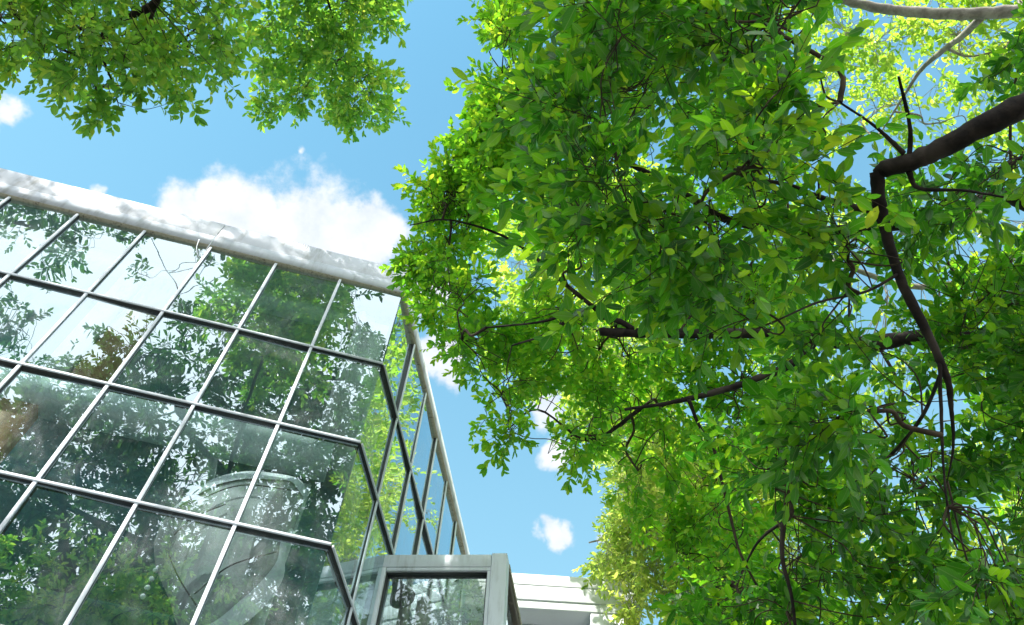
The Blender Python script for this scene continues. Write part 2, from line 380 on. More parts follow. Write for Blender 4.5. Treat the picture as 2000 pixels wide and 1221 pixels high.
# roof and inside
back = C + uA * LA + np.array([.5, 8.]); back2 = C + uB * LB
poly = [C - nA * .12 - nB * .02, C + uA * LA - nA * .12, C + uA * LA + uB * LB, C + uB * LB - nB * .12]
poly = [p for p in poly]
def slab(z0, z1, name, m):
    V = [v3(p, z0) for p in poly] + [v3(p, z1) for p in poly]
    mb = MB(); mb.add(V, [(3, 2, 1, 0), (4, 5, 6, 7), (0, 1, 5, 4), (1, 2, 6, 5), (2, 3, 7, 6), (3, 0, 4, 7)]); return bpart(mb, name, m)
slab(11.40, 11.54, 'roof', M_ceiling)
slab(.02, .2, 'floor', M_tile)
def inner_wall(pts, z0, z1, name, m, th=.08):
    a, b_ = np.array(pts[0]), np.array(pts[1]); d = b_ - a; nn = np.array([-d[1], d[0]]) / np.linalg.norm(d) * th
    mb = MB(); mb.obox(v3(a, z0), v3(d), v3(nn), Z3 * (z1 - z0)); return bpart(mb, name, m)
iw = 3.2
inner_wall((C - nA * iw + uA * -1.0 - nB * .6 + uB * .0, C - nA * iw + uA * LA), .2, 11.38, 'inner_wall', M_inner)
inner_wall((C + uA * LA - nA * .1, C + uA * LA - nA * iw), .2, 11.38, 'end_wall', M_inner)
# floor edge beam and cross beams
def fbox(u, n, s0, s1, o0, o1, z0, z1, name, m, **k):
    mb = MB(); mb.obox(fac(u, n, s0, o0, z0), v3(u) * (s1 - s0), v3(n) * (o1 - o0), Z3 * (z1 - z0)); return bpart(mb, name, m, **k)
fbox(uA, nA, .25, LA - .1, -.62, -.35, 8.34, 8.68, 'floor_beam', M_beam)
fbox(uA, nA, .25, LA - .1, -3.1, -1.5, 8.45, 8.6, 'upper_floor', M_inner)
fbox(uA, nA, .25, LA - .1, -.60, -.40, 11.0, 11.2, 'floor_beam', M_beam)
for s in (1.35, 4.1, 6.2):
    fbox(uA, nA, s, s + .14, -3.1, -.64, 8.36, 8.62, 'cross_beam', M_beam)
fbox(uA, nA, .36, .46, -.74, -.68, .2, 8.33, 'pillar', M_beam); fbox(uA, nA, .06, .42, -.40, -.34, 8.69, 10.98, 'pillar', M_pillar)
fbox(uA, nA, 2.58, 2.92, -.50, -.42, 8.69, 10.9, 'wood_panel', M_wood)
fbox(uA, nA, 2.96, 3.2, -.50, -.40, 8.69, 10.9, 'pillar', M_pillar)
fbox(uA, nA, 2.98, 3.3, -.60, -.45, 6.2, 8.32, 'wood_panel', M_wood)
fbox(uB, nB, .05, 1.35, -.5, -.44, 8.7, 11.0, 'pale_panel', M_pillar);  # pale panel added to brighten these panes, in place of a wall's reflection
fbox(uB, nB, 2.9, 3.02, -.9, -.8, .2, 11.0, 'pillar', M_beam)

# ------------------------------------------------------------ glazed bay beside facade B
K0 = np.array([-1.105, 6.56]); K1 = np.array([.105, 6.45]); KT = 8.10
kx = (K1 - K0); KW = np.linalg.norm(kx); kx /= KW; ky = uB.copy(); kn = np.array([kx[1], -kx[0]])
KB = thing('glazed_bay', 'low glazed bay with broad grey white frame standing against the side of the glass building', 'bay', loc=(K0[0], K0[1], 0))
def kpart(mb, name, m, par=None, **k):
    o = mb.build(name, m, None, **k); o.parent = par or KB
    o.matrix_parent_inverse = Matrix.Translation((-K0[0], -K0[1], 0)) if par is None else Matrix.Identity(4); return o
def kb(s0, s1, d0, d1, z0, z1, name, m, **k):
    mb = MB(); mb.obox(v3(K0 + kx * s0 + ky * d0, z0), v3(kx) * (s1 - s0), v3(ky) * (d1 - d0), Z3 * (z1 - z0)); return kpart(mb, name, m, **k)
kb(.0, KW - .155, 0, .1, KT - .16, KT, 'head_rail', M_white, bevel=.004)
kb(.045, KW - .155, .006, .09, KT - .205, KT - .164, 'head_rail', M_white, bevel=.003)
kb(KW - .15, KW, -.006, .14, .1, KT + .012, 'corner_post', M_white, bevel=.005)
kb(0, .04, .0, .09, .1, KT - .165, 'jamb', M_white, bevel=.003)
kb(KW - .185, KW - .153, .004, .09, .1, KT - .21, 'jamb', M_white, bevel=.003)
kb(.044, KW - .19, .03, .09, KT - .235, KT - .208, 'gasket_shade', M_gasket_shade)
kb(.042, .056, .03, .09, .1, KT - .24, 'gasket_shade', M_gasket_shade); kb(KW - .198, KW - .187, .03, .09, .1, KT - .24, 'gasket_shade', M_gasket_shade)
mb = MB(); mb.add([v3(K0 + kx * .05 + ky * .06, .1), v3(K0 + kx * (KW - .19) + ky * .06, .1), v3(K0 + kx * (KW - .19) + ky * .06, KT - .23), v3(K0 + kx * .05 + ky * .06, KT - .23)], [(0, 1, 2, 3)]); kpart(mb, 'window_pane', G_K)
kb(KW - .11, KW - .006, .145, 2.6, KT - .2, KT - .003, 'side_rail', M_stained)
kb(KW - .012, KW + .006, .142, 2.6, KT - .06, KT + .006, 'drip_edge', M_edge)
kb(KW - .09, KW - .02, 2.5, 2.6, .1, KT - .2, 'side_post', M_white)
mb = MB(); mb.add([v3(K0 + kx * (KW - .05) + ky * .14, .1), v3(K0 + kx * (KW - .05) + ky * 2.5, .1), v3(K0 + kx * (KW - .05) + ky * 2.5, KT - .2), v3(K0 + kx * (KW - .05) + ky * .14, KT - .2)], [(0, 1, 2, 3)]); kpart(mb, 'side_pane', G_K)
mb = MB(); mb.add([v3(K0 + kx * .03 + ky * .11, KT - .03), v3(K0 + kx * (KW - .12) + ky * .11, KT - .03), v3(K0 + kx * (KW - .12) + ky * 2.5, KT - .03), v3(K0 + kx * .03 + ky * 2.5, KT - .03)], [(0, 1, 2, 3)]); kpart(mb, 'roof_pane', G_R)
kb(.03, KW - .12, 1.25, 1.29, KT - .09, KT - .034, 'roof_bar', M_beige)
kb(.12, .20, .35, .45, .1, KT - .08, 'inner_post', M_beige); kb(.24, .36, .5, .62, .1, KT - .08, 'inner_post', M_beige)
kb(-.06, KW - .1, 1.6, 1.66, .1, KT - .08, 'back_panel', M_wall)

# cone lamp hanging inside the bay
lp = at(783, 1146, 0); 
def plane_k(x, y, d0):
    d = dirpx(x, y); n = v3(kn); p0 = v3(K0 + ky * d0); t = ((p0 - CAM) @ n) / (d @ n); return CAM + d * t
pA, pB, pC = plane_k(768, 1122, .2), plane_k(776, 1140, .2), plane_k(786, 1168, .2)
LT = thing('cone_lamp', 'dark cone shaped spotlight hanging behind the glass of the low glazed bay', 'lamp', loc=tuple(pA))
def lathe(P0, axis, prof, n=28):
    axis = axis / np.linalg.norm(axis); a = np.cross(axis, [0, 1, .3]); a /= np.linalg.norm(a); b_ = np.cross(axis, a); V = []; Q = []
    ang = np.arange(n) * 2 * np.pi / n
    for h, r in prof: V.append(P0 + axis * h + r * (np.cos(ang)[:, None] * a + np.sin(ang)[:, None] * b_))
    for i in range(len(prof) - 1):
        for k in range(n): Q.append((i * n + k, i * n + (k + 1) % n, (i + 1) * n + (k + 1) % n, (i + 1) * n + k))
    mb = MB(); mb.add(np.concatenate(V), Q); return mb
def tpart(root, mb, name, m, **k):
    o = mb.build(name, m, None, **k); o.parent = root; o.matrix_parent_inverse = Matrix.Translation(-Vector(root.location)); return o
ax = pC - pA; Lk = np.linalg.norm(ax)
tpart(LT, lathe(pA, ax, [(.0, .002), (.0, .035), (Lk * .38, .04), (Lk * .40, .03), (Lk * .45, .03)]), 'lamp_holder', M_lamp, smooth=True)
tpart(LT, lathe(pA, ax, [(Lk * .42, .035), (Lk * .5, .055), (Lk * 1.0, .125), (Lk * 1.03, .128), (Lk * 1.0, .118), (Lk * .5, .045)]), 'lamp_shade', M_lamp, smooth=True)
mb = MB(); mb.tube(smooth_line([pA + [0, 0, .0], pA + [-.03, .02, .12], plane_k(752, 1112, .25)]), .006, 6); tpart(LT, mb, 'cable', M_seam, smooth=True)
mb = MB(); mb.obox(pB + [-.05, 0, -.02], (.1, 0, 0), (0, .02, 0), (0, 0, .035)); mb.tube([pB + [.04, 0, 0], pB + [.045, 0, .16], v3(pB[:2], KT - .08)], .006); tpart(LT, mb, 'bracket', M_lamp)

# fallen leaves lying on the bay's glass roof
for fx, fy, fl, fa, lab in ((842, 1138, .075, .2, 'single dry leaf on the glass roof of the bay, nearest the cone lamp'), (893, 1135, .075, -.7, 'curled dark leaf lying in the middle of the bay roof glass'),
                        (938, 1148, .06, -.6, 'small leaf on the bay roof glass beside the corner post'), (936, 1192, .10, .9, 'largest fallen leaf on the bay roof glass, low beside the corner post'),
                        (917, 1193, .055, 2.2, 'smallest fallen leaf on the bay roof glass, touching the largest one')):
    d = dirpx(fx, fy); p = CAM + d * ((KT - .026 - CAM[2]) / d[2]); dr = np.array([math.cos(fa), math.sin(fa), 0]); sd_ = np.array([-dr[1], dr[0], 0]); V = []
    for t, wv in ((-.5, 0), (-.3, .17), (-.05, .24), (.2, .19), (.38, .08), (.5, 0)):
        V += [p + dr * t * fl + sd_ * wv * fl + Z3 * (.004 + .02 * t * t * 4 * fl), p + dr * t * fl + Z3 * .001, p + dr * t * fl - sd_ * wv * fl + Z3 * (.004 + .02 * t * t * 4 * fl)]
    Q = [(i * 3 + k, i * 3 + k + 3, i * 3 + k + 4, i * 3 + k + 1) for i in range(5) for k in (0, 1)]
    mb = MB(); mb.add(V, Q); o = mb.build('fallen_leaf', M_dry, None, smooth=True); o['label'] = lab; o['category'] = 'leaf'; o['group'] = 'fallen leaves on the bay roof'

# ------------------------------------------------------------ rounded shell hanging inside the glass building
def plA(x, y, off):
    d = dirpx(x, y); n = NA; p0 = v3(C + nA * off); t = ((p0 - CAM) @ n) / (d @ n); return CAM + d * t
out_px = [(300, 1062), (318, 1018), (352, 985), (400, 950), (445, 934), (490, 928), (540, 933), (588, 945), (590, 985), (572, 1040), (556, 1080), (552, 1130), (520, 1180), (470, 1225), (410, 1260), (355, 1240), (330, 1170), (305, 1110)]
o3 = smooth_line([plA(x, y, -.42) for x, y in out_px + out_px[:1]], 4)[:-1]
cen = o3.mean(0); root = tuple(cen)
SH = thing('hanging_shell', 'large grey rounded shell with a white rim hanging behind the glass of the building', 'shell', loc=root)
n = len(o3); V = []; Q = []
rings = [(1, 0), (.93, .085), (.8, .145), (.62, .19), (.42, .22), (.2, .235), (.02, .24)]
def shell_pt(p, k, h): return cen + (p - cen) * k + NA * h
for k, h in rings:
    for p in o3: V.append(shell_pt(p, k, h))
for i in range(len(rings) - 1):
    for j in range(n): Q.append((i * n + j, i * n + (j + 1) % n, (i + 1) * n + (j + 1) % n, (i + 1) * n + j))
mb = MB(); mb.add(V, Q)
Vb = [shell_pt(p, k, -h) for k, h in rings for p in o3]; mb.add(Vb, [q[::-1] for q in Q]); tpart(SH, mb, 'shell_body', M_shell, smooth=True)
# white rim band following the top and right edge
def hprof(k): return float(np.interp(-k, [-r[0] for r in rings], [r[1] for r in rings]))
def band(i0, i1, w0, w1, hh):
    idx = [i % n for i in range(i0, i1 + 1)]; V = []; Q = []
    for t, i in enumerate(idx):
        f = math.sin(math.pi * min(1, max(0, (t + .4) / (len(idx) - 1 + .8)))) ** .5; ww = w0 + (w1 - w0) * t / len(idx)
        for k in (1.012, 1 - ww * f * .25, 1 - ww * f * .5, 1 - ww * f * .75, 1 - ww * f): V.append(shell_pt(o3[i], k, hprof(k) + hh))
    for t in range(len(idx) - 1):
        for k in range(4): a = t * 5 + k; Q.append((a, a + 1, a + 6, a + 5))
    mb = MB(); mb.add(V, Q); return mb
tpart(SH, band(4, 31, .30, .34, .02), 'rim_band', M_band, smooth=True)
tpart(SH, band(36, 58, .14, .20, .02), 'rim_band', M_band, smooth=True)
for a, b_, c_ in (((340, 1045), (380, 1010), (440, 985)), ((330, 1085), (350, 1130), (385, 1185)), ((380, 1160), (450, 1105), (540, 1078)), ((365, 985), (470, 948), (575, 958))):
    P = smooth_line([plA(*q, -.15) for q in (a, b_, c_)], 8); mb = MB(); mb.tube(P, .006, 6); tpart(SH, mb, 'seam', M_seam, smooth=True)
mb = MB(); mb.tube([cen + [0, 0, .3] - NA * .1, v3((cen - NA * .1)[:2], 7.84)], .008); tpart(SH, mb, 'hanging_cord', M_seam)
BU = thing('bulb_string', 'short string of small white globe bulbs behind the lower glass left of the grey shell', 'string lights', loc=tuple(plA(300, 1130, -.5)))
P = []
for x, y in ((311, 1097), (304, 1114), (296, 1131), (288, 1148), (279, 1165)):
    c0 = plA(x, y, -.42); P.append(c0)
    tpart(BU, lathe(c0, np.array([0, 0, 1.]), [(-.022 * math.cos(a), max(.0005, .022 * math.sin(a))) for a in np.linspace(0, math.pi, 9)], 14), 'bulb', M_band, smooth=True)
mb = MB(); mb.tube(smooth_line([P[0] + [0, 0, .5]] + P), .003); tpart(BU, mb, 'cord', M_seam)

# cables and bird spikes on the fascia
def plF(x, y, off=.13): return plA(x, y, off)
CB = thing('loose_cable', 'thin white cable looped over the fascia and hanging down the mullion below it', 'cable', loc=tuple(plF(410, 470)))
mb = MB(); mb.tube(smooth_line([plF(424, 458, .14), plF(415, 470, .16), plF(403, 488, .12), plF(396, 503, .1), plF(388, 502, .15), plF(384, 485, .17), plF(389, 468, .15)], 6), .005, 6, True); tpart(CB, mb, 'cable_loop', M_white, smooth=True)
mb = MB(); mb.tube(smooth_line([plF(422, 460, .145), plF(410, 478, .14), plF(402, 492, .10)], 6), .004, 6, True); tpart(CB, mb, 'cable_tail', M_seam, smooth=True)
SPK = thing('bird_spikes', 'row of thin bird spikes on the white roof coping', 'bird spikes', loc=tuple(plF(590, 482, .1)))
mb = MB()
for i in range(7):
    x = 577 + i * 3.6; p = plF(x, 481 + i * .9, .085); q = plF(x - 4 + i * 1.3, 472 + i * 1.2, .13); mb.tube([p, q], .0022, 4)
tpart(SPK, mb, 'spike', M_seam)

# ------------------------------------------------------------ white building behind
WB = thing('white_building', 'white flat roofed building with an open grey loggia beyond the glazed bay', 'building', loc=(1, 10, 0))
def wp(x0, x1, y0, y1, z0, z1, name, m, **k):
    mb = MB(); mb.obox((x0, y0, z0), (x1 - x0, 0, 0), (0, y1 - y0, 0), (0, 0, z1 - z0)); return tpart(WB, mb, name, m, **k)
sk = .0
wp(-2.6, 2.13, 9.94, 14, 11.04, 11.25, 'parapet', M_wall, bevel=.008)
wp(-2.595, 2.125, 9.948, 14, 10.77, 11.034, 'cornice', M_wall, bevel=.006)
wp(-2.59, 2.12, 9.966, 10.3, 10.625, 10.767, 'lintel', M_wall, bevel=.006)
wp(1.39, 1.72, 9.98, 10.3, 0, 10.622, 'pier', M_wall, bevel=.01)
wp(-2.5, -2.2, 9.98, 10.3, 0, 10.622, 'pier', M_wall)
wp(1.725, 1.95, 10.0, 10.2, 0, 10.62, 'wall_panel', M_wall)
mb = MB(); mb.obox((1.96, 10.02, 0), (.12, 0, 0), (0, .1, 0), (0, 0, 10.62)); tpart(WB, mb, 'glass_strip', G_K)
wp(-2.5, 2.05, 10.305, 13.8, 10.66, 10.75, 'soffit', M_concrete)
wp(.52, .61, 10.31, 12.9, 10.50, 10.655, 'beam', M_wall)
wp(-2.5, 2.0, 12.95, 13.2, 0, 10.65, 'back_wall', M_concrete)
wp(1.75, 2.0, 10.31, 12.94, 0, 10.65, 'side_wall', M_wall)

# ------------------------------------------------------------ trees
def in_poly(P, poly):
    x, y = P[:, 0], P[:, 1]; ins = np.zeros(len(P), bool); n = len(poly)
    dist = np.full(len(P), 1e9)
    for i in range(n):
        (x1, y1), (x2, y2) = poly[i], poly[(i + 1) % n]
        c = ((y1 > y) != (y2 > y)) & (x < (x2 - x1) * (y - y1) / ((y2 - y1) + 1e-9) + x1); ins ^= c
        e = np.array([x2 - x1, y2 - y1], float); L = e @ e + 1e-9
        t = np.clip(((x - x1) * e[0] + (y - y1) * e[1]) / L, 0, 1); d = np.hypot(x - x1 - t * e[0], y - y1 - t * e[1]); dist = np.minimum(dist, d)
    return ins, dist
class Reg:
    """a body of foliage: an outline given by viewing direction, between two distances, holding n sprays"""
    def __init__(s, poly, n, d0, d1, holes=(), thr=-.25, ns=1.5, margin=14, conv=None, avoid=None):
        s.avoid = avoid
        s.poly, s.n, s.d0, s.d1, s.holes, s.thr, s.ns, s.margin, s.conv = np.array(poly, float), n, d0, d1, holes, thr, ns, margin, conv or at
    def sample(s, rg):
        if s.conv is not at and s.poly.max() <= 1: rg = np.random.default_rng(5)
        lo, hi = s.poly.min(0), s.poly.max(0); K = rg.normal(0, s.ns, (7, 3)); ph = rg.uniform(0, 6.28, 7); out = []; guard = 0
        while len(out) < s.n and guard < 400:
            guard += 1; P = rg.uniform(lo, hi, (300, 2)); ins, dist = in_poly(P, s.poly)
            for p, a, d in zip(P, ins, dist):
                if not a or d < s.margin * rg.uniform(.6, 1.3): continue
                if any(np.hypot(p[0] - hx, p[1] - hy) < hr + s.margin for hx, hy, hr in s.holes): continue
                q = s.conv(p[0], p[1], rg.uniform(s.d0, s.d1))
                if s.avoid is not None and s.avoid(q): continue
                if np.sin(K @ q + ph).sum() / 2.6 < s.thr: continue
                out.append(q)
                if len(out) >= s.n: break
        return out
def unit(v): return v / (np.linalg.norm(v, axis=-1, keepdims=True) + 1e-9)
LEAF_V = None
def leaves(P, Dr, Nm, Ln, rg, wid=.40):
    """leaf blades: 11 vertices, 8 faces, folded along the midrib and curved to the tip"""
    n = len(P); Dr = unit(Dr); Sd = unit(np.cross(Dr, Nm)); Nm = np.cross(Sd, Dr)
    t = np.array([0, .22, .5, .78, 1.]); wv = np.array([0, .39, .5, .37, 0])
    curl = rg.normal(.14, .16, n); fold = rg.uniform(.0, .45, n); wd = wid * rg.uniform(.75, 1.2, n)
    V = np.zeros((n, 11, 3), np.float32); UV = np.zeros((n, 11, 2), np.float32)
    def put(k, tt, s, ww):
        off = (Dr * tt + Sd * (s * ww * wd)[:, None] - Nm * (curl * tt * tt)[:, None] + Nm * (abs(s) * ww * wd * fold)[:, None]) * Ln[:, None]
        V[:, k] = P + off; UV[:, k] = (.5 + s * ww, tt)
    for i in range(5): put(i, t[i], 0., 0.)
    for i in (1, 2, 3): put(4 + i, t[i], -1., wv[i]); put(7 + i, t[i], 1., wv[i])
    Q = np.array([(1, 2, 6, 5), (2, 3, 7, 6), (2, 1, 8, 9), (3, 2, 9, 10)]); T = np.array([(0, 1, 5), (7, 3, 4), (0, 8, 1), (4, 3, 10)])
    b = (np.arange(n) * 11)[:, None, None]
    return V.reshape(-1, 3), (Q[None] + b).reshape(-1, 4), (T[None] + b).reshape(-1, 3), UV.reshape(-1, 2)
def stems(O, Dv, L, Dro, rad):
    """thin 3-sided stems, 4 points each"""
    n = len(O); ts = np.array([0, .35, .7, 1.]); a = unit(np.cross(Dv, np.array([.3, .2, 1.]))); b_ = np.cross(Dv, a); V = np.zeros((n, 12, 3), np.float32)
    for i, t in enumerate(ts):
        c = O + Dv * (L * t)[:, None]; c[:, 2] -= Dro * t * t
        for k in range(3):
            an = k * 2.0944; V[:, i * 3 + k] = c + (a * math.cos(an) + b_ * math.sin(an)) * (rad * (1.1 - .8 * t))[:, None]
    Q = [(i * 3 + k, i * 3 + (k + 1) % 3, (i + 1) * 3 + (k + 1) % 3, (i + 1) * 3 + k) for i in range(3) for k in range(3)]
    return V.reshape(-1, 3), (np.array(Q)[None] + (np.arange(n) * 12)[:, None, None]).reshape(-1, 4)
def foliage(root, regs, attach, leafL, mats, rg, twigs=6, nleaf=9, twigL=.26, sprayL=.42, bark_m=M_twig, woodr=.012, droop=.25, hang=0., wid=.45, hub=9, up=.85, jit=.28):
    """sprays on hub branchlets that grow from the nearest bough; returns crown and twigs parts"""
    S_ = np.array([p for r in regs for p in r.sample(rg)]); attach = np.array(attach); wood = MB()
    H = S_[rg.permutation(len(S_))[:max(3, len(S_) // hub)]]
    d0 = np.array([np.linalg.norm(attach - h, axis=1).min() for h in H]); H = H[np.argsort(d0)]
    # branchlets grow outward: each hub joins the nearest point of the wood that is already there
    N = np.zeros((len(attach) + 6 * len(H), 3)); Rr = np.zeros(len(N)); N[:len(attach)] = attach; Rr[:len(attach)] = woodr * 1.7; k0 = len(attach); own = k0
    for h in H:
        dd_ = np.linalg.norm(N[:k0] - h, axis=1) + (np.arange(k0) < own) * .0; j = int(np.argmin(dd_)); a = N[j]; L = dd_[j]; h = a + (h - a) * .9
        r0 = max(woodr * .45, Rr[j] * .82); r1 = max(woodr * .35, r0 * .62)
        m = a + (h - a) * .35 + rg.normal(0, .09, 3) * L; m2 = a + (h - a) * .7 + rg.normal(0, .07, 3) * L
        ln = smooth_line([a, m, m2, h], 4); rr = np.linspace(r0, r1, len(ln)); wood.tube(ln, rr, 5, False)
        for q in (3, 5, 7, 9, 11, 12): N[k0] = ln[q]; Rr[k0] = rr[q]; k0 += 1
    N = N[:k0]; Rr = Rr[:k0]; cN = attach.mean(0)
    O = []; Dv = []
    for p in S_:
        j = int(np.argmin(np.linalg.norm(N - p, axis=1))); h = N[j]; away = unit(p - h) if np.linalg.norm(p - h) > .05 else unit(rg.normal(0, 1, 3))
        ja = int(np.argmin(np.linalg.norm(attach - p, axis=1))); out_ = unit(p - attach[ja])
        d = unit(away * .6 + out_ * .45 + rg.normal(0, .42, 3) + np.array([0, 0, -hang]))
        Ls = sprayL * rg.uniform(.6, 1.2); b0 = p - d * Ls * .5; e = p + d * Ls * .5 - np.array([0, 0, droop * Ls * .3])
        ln = smooth_line([h, h + (b0 - h) * .55 + rg.normal(0, .04, 3), b0, (b0 + e) / 2 + rg.normal(0, .05, 3) * Ls, e], 3)
        wood.tube(ln, np.linspace(min(woodr * .55, Rr[j] * .8), woodr * .2, len(ln)), 4, False)
        pl = unit(rg.normal(0, .45, 3) + np.array([0, 0, 1.])); sd = unit(np.cross(d, pl)); k = max(2, int(round(twigs * rg.uniform(.5, 1.3))))
        for q in range(k):
            t = 1. - .85 * q / k
            pp = b0 + (e - b0) * t
            dd = d if q == 0 else unit(d * .75 + sd * (1 if q % 2 else -1) * rg.uniform(.5, 1.) + rg.normal(0, .28, 3))
            O.append(pp); Dv.append(dd)
    O = np.array(O); Dv = np.array(Dv); n = len(O); L = twigL * rg.uniform(.55, 1.15, n); Dro = L * rg.uniform(0, droop, n)
    sV, sQ = stems(O, Dv, L, Dro, np.full(n, woodr * .22))
    P = []; Dr = []; Nm = []; Ln = []
    ref = unit(np.cross(Dv, np.array([.1, .3, 1.]))); ref2 = np.cross(Dv, ref); ph0 = rg.uniform(0, 6.28, n)
    tilt = rg.normal(0, .28, (n, 3)); age = rg.uniform(.78, 1.15, n)
    for i in range(nleaf):
        t = .10 + .90 * (i / (nleaf - 1)) ** .8
        keep = rg.random(n) < .9
        p = O + Dv * (L * t)[:, None]; p[:, 2] -= Dro * t * t
        ph = ph0 + i * 2.4 + rg.normal(0, .3, n); rad = ref * np.cos(ph)[:, None] + ref2 * np.sin(ph)[:, None]
        op = 1.2 - .7 * t + rg.normal(0, .18, n)
        d = Dv * np.cos(op)[:, None] + rad * np.sin(op)[:, None]; d[:, 2] -= .1 + .12 * droop
        nm = unit(Dv * .45 + tilt + np.array([0, 0, up]) + rg.normal(0, jit, (n, 3)))
        ll = leafL * rg.uniform(.55, 1.15, n) * age * (1.0 - .3 * (t > .93))
        P.append(p[keep]); Dr.append(d[keep]); Nm.append(nm[keep]); Ln.append(ll[keep])
    P, Dr, Nm, Ln = map(np.concatenate, (P, Dr, Nm, Ln))
    V, Q, T, UV = leaves(P, Dr, Nm, Ln, rg, wid)
    me = np_mesh('crown', V, Q, T, UV); cr = obj('crown', me, mats); cr.parent = root; cr.matrix_parent_inverse = Matrix.Translation(-Vector(root.location))
    wood.add(sV, sQ); tw = wood.build('twigs', bark_m, None, smooth=True); tw.parent = root; tw.matrix_parent_inverse = Matrix.Translation(-Vector(root.location))
    print('leaves', root.name, len(P), 'twigs', n)
    return P
def bough(root, pts, m, name='bough', sides=12, wobble=.0):
    """pts: (x, y, dist, radius_m) in view terms or (vector, radius)"""
    P = []; r = []
    for q in pts:
        if len(q) == 4: P.append(at(q[0], q[1], q[2])); r.append(q[3])
        else: P.append(np.array(q[0], float)); r.append(q[1])
    k = 6; L = smooth_line(P, k); rr = np.interp(np.linspace(0, len(P) - 1, len(L)), np.arange(len(P)), r)
    L = L + rng.normal(0, 1, L.shape) * rr[:, None] * .05; rr = rr * (1 + rng.normal(0, .05, len(rr)))
    mb = MB(); mb.tube(L, rr, sides); o = mb.build(name, m, None, smooth=True); o.parent = root; o.matrix_parent_inverse = Matrix.Translation(-Vector(root.location))
    return L
exec_trees = True

# --- near tree on the right: dark heavy bough entering from the right edge
TG = 'trees around the glass building'
t1b = (6.0, 1.2, 0)
T1 = thing('broadleaf_tree', 'nearest big tree filling the right half, large glossy leaves, thick dark forked bough', 'tree', TG, t1b)
fork = at(1750, 325, 6.0)
A1 = []
j0 = at(2250, 60, 5.0)
A1 += list(bough(T1, [(t1b, .34), ((5.9, 1.3, 2.4), .27), ((5.3, 1.2, 4.6), .2), (j0, .12)], M_bark, 'trunk', 16))
A1 += list(bough(T1, [(j0, .12), (2090, 160, 4.63, 0.0577), (1960, 225, 4.48, 0.0516), (1850, 285, 4.41, 0.0448), (1790, 312, 4.41, 0.0421), (1730, 330, 4.41, 0.0373), (1705, 350, 4.41, 0.0204)], M_bark))
A1 += list(bough(T1, [(1712, 335, 4.41, 0.0312), (1718, 400, 4.41, 0.0312), (1735, 470, 4.41, 0.0258), (1765, 560, 4.37, 0.0231), (1815, 660, 4.34, 0.0204), (1850, 740, 4.34, 0.0157), (1858, 800, 4.34, 0.0104), (1862, 870, 4.34, 0.0061), (1850, 940, 4.36, 0.0026)], M_bark))
A1 += list(bough(T1, [(1718, 410, 4.41, 0.0231), (1670, 405, 4.41, 0.0177), (1600, 385, 4.34, 0.0136), (1540, 362, 4.26, 0.0109), (1470, 350, 4.19, 0.0068)], M_bark))
A1 += list(bough(T1, [(1775, 320, 4.41, 0.0136), (1778, 255, 4.41, 0.0095), (1765, 190, 4.37, 0.0082), (1755, 150, 4.34, 0.0054)], M_bark))
A1 += list(bough(T1, [(1765, 300, 4.41, 0.0122), (1735, 270, 4.37, 0.0088), (1700, 240, 4.34, 0.0061), (1640, 200, 4.19, 0.0048)], M_bark))
A1 += list(bough(T1, [(1775, 335, 4.41, 0.0136), (1795, 368, 4.41, 0.0095), (1880, 372, 4.34, 0.0068), (1960, 385, 4.26, 0.0048)], M_bark))
A1 += list(bough(T1, [(1755, 535, 4.37, 0.0082), (1690, 570, 4.26, 0.0061), (1600, 590, 4.12, 0.0048), (1520, 625, 3.97, 0.0041)], M_bark))
A1 += list(bough(T1, [(1835, 700, 4.34, 0.0095), (1838, 800, 4.26, 0.0075), (1842, 900, 4.19, 0.0054), (1850, 990, 4.12, 0.0041)], M_bark))
A1 += list(bough(T1, [(1530, 1020, 4.70, 0.0136), (1528, 1090, 4.70, 0.0109), (1545, 1160, 4.70, 0.0088), (1556, 1240, 4.70, 0.0075)], M_bark))
A1 += list(bough(T1, [(1842, 720, 4.35, .009), (1790, 830, 4.9, .009), (1690, 930, 5.4, .009), (1530, 1020, 6.0, .012), (1480, 1060, 6.0, .008), (1445, 1125, 6.0, .005)], M_bark))
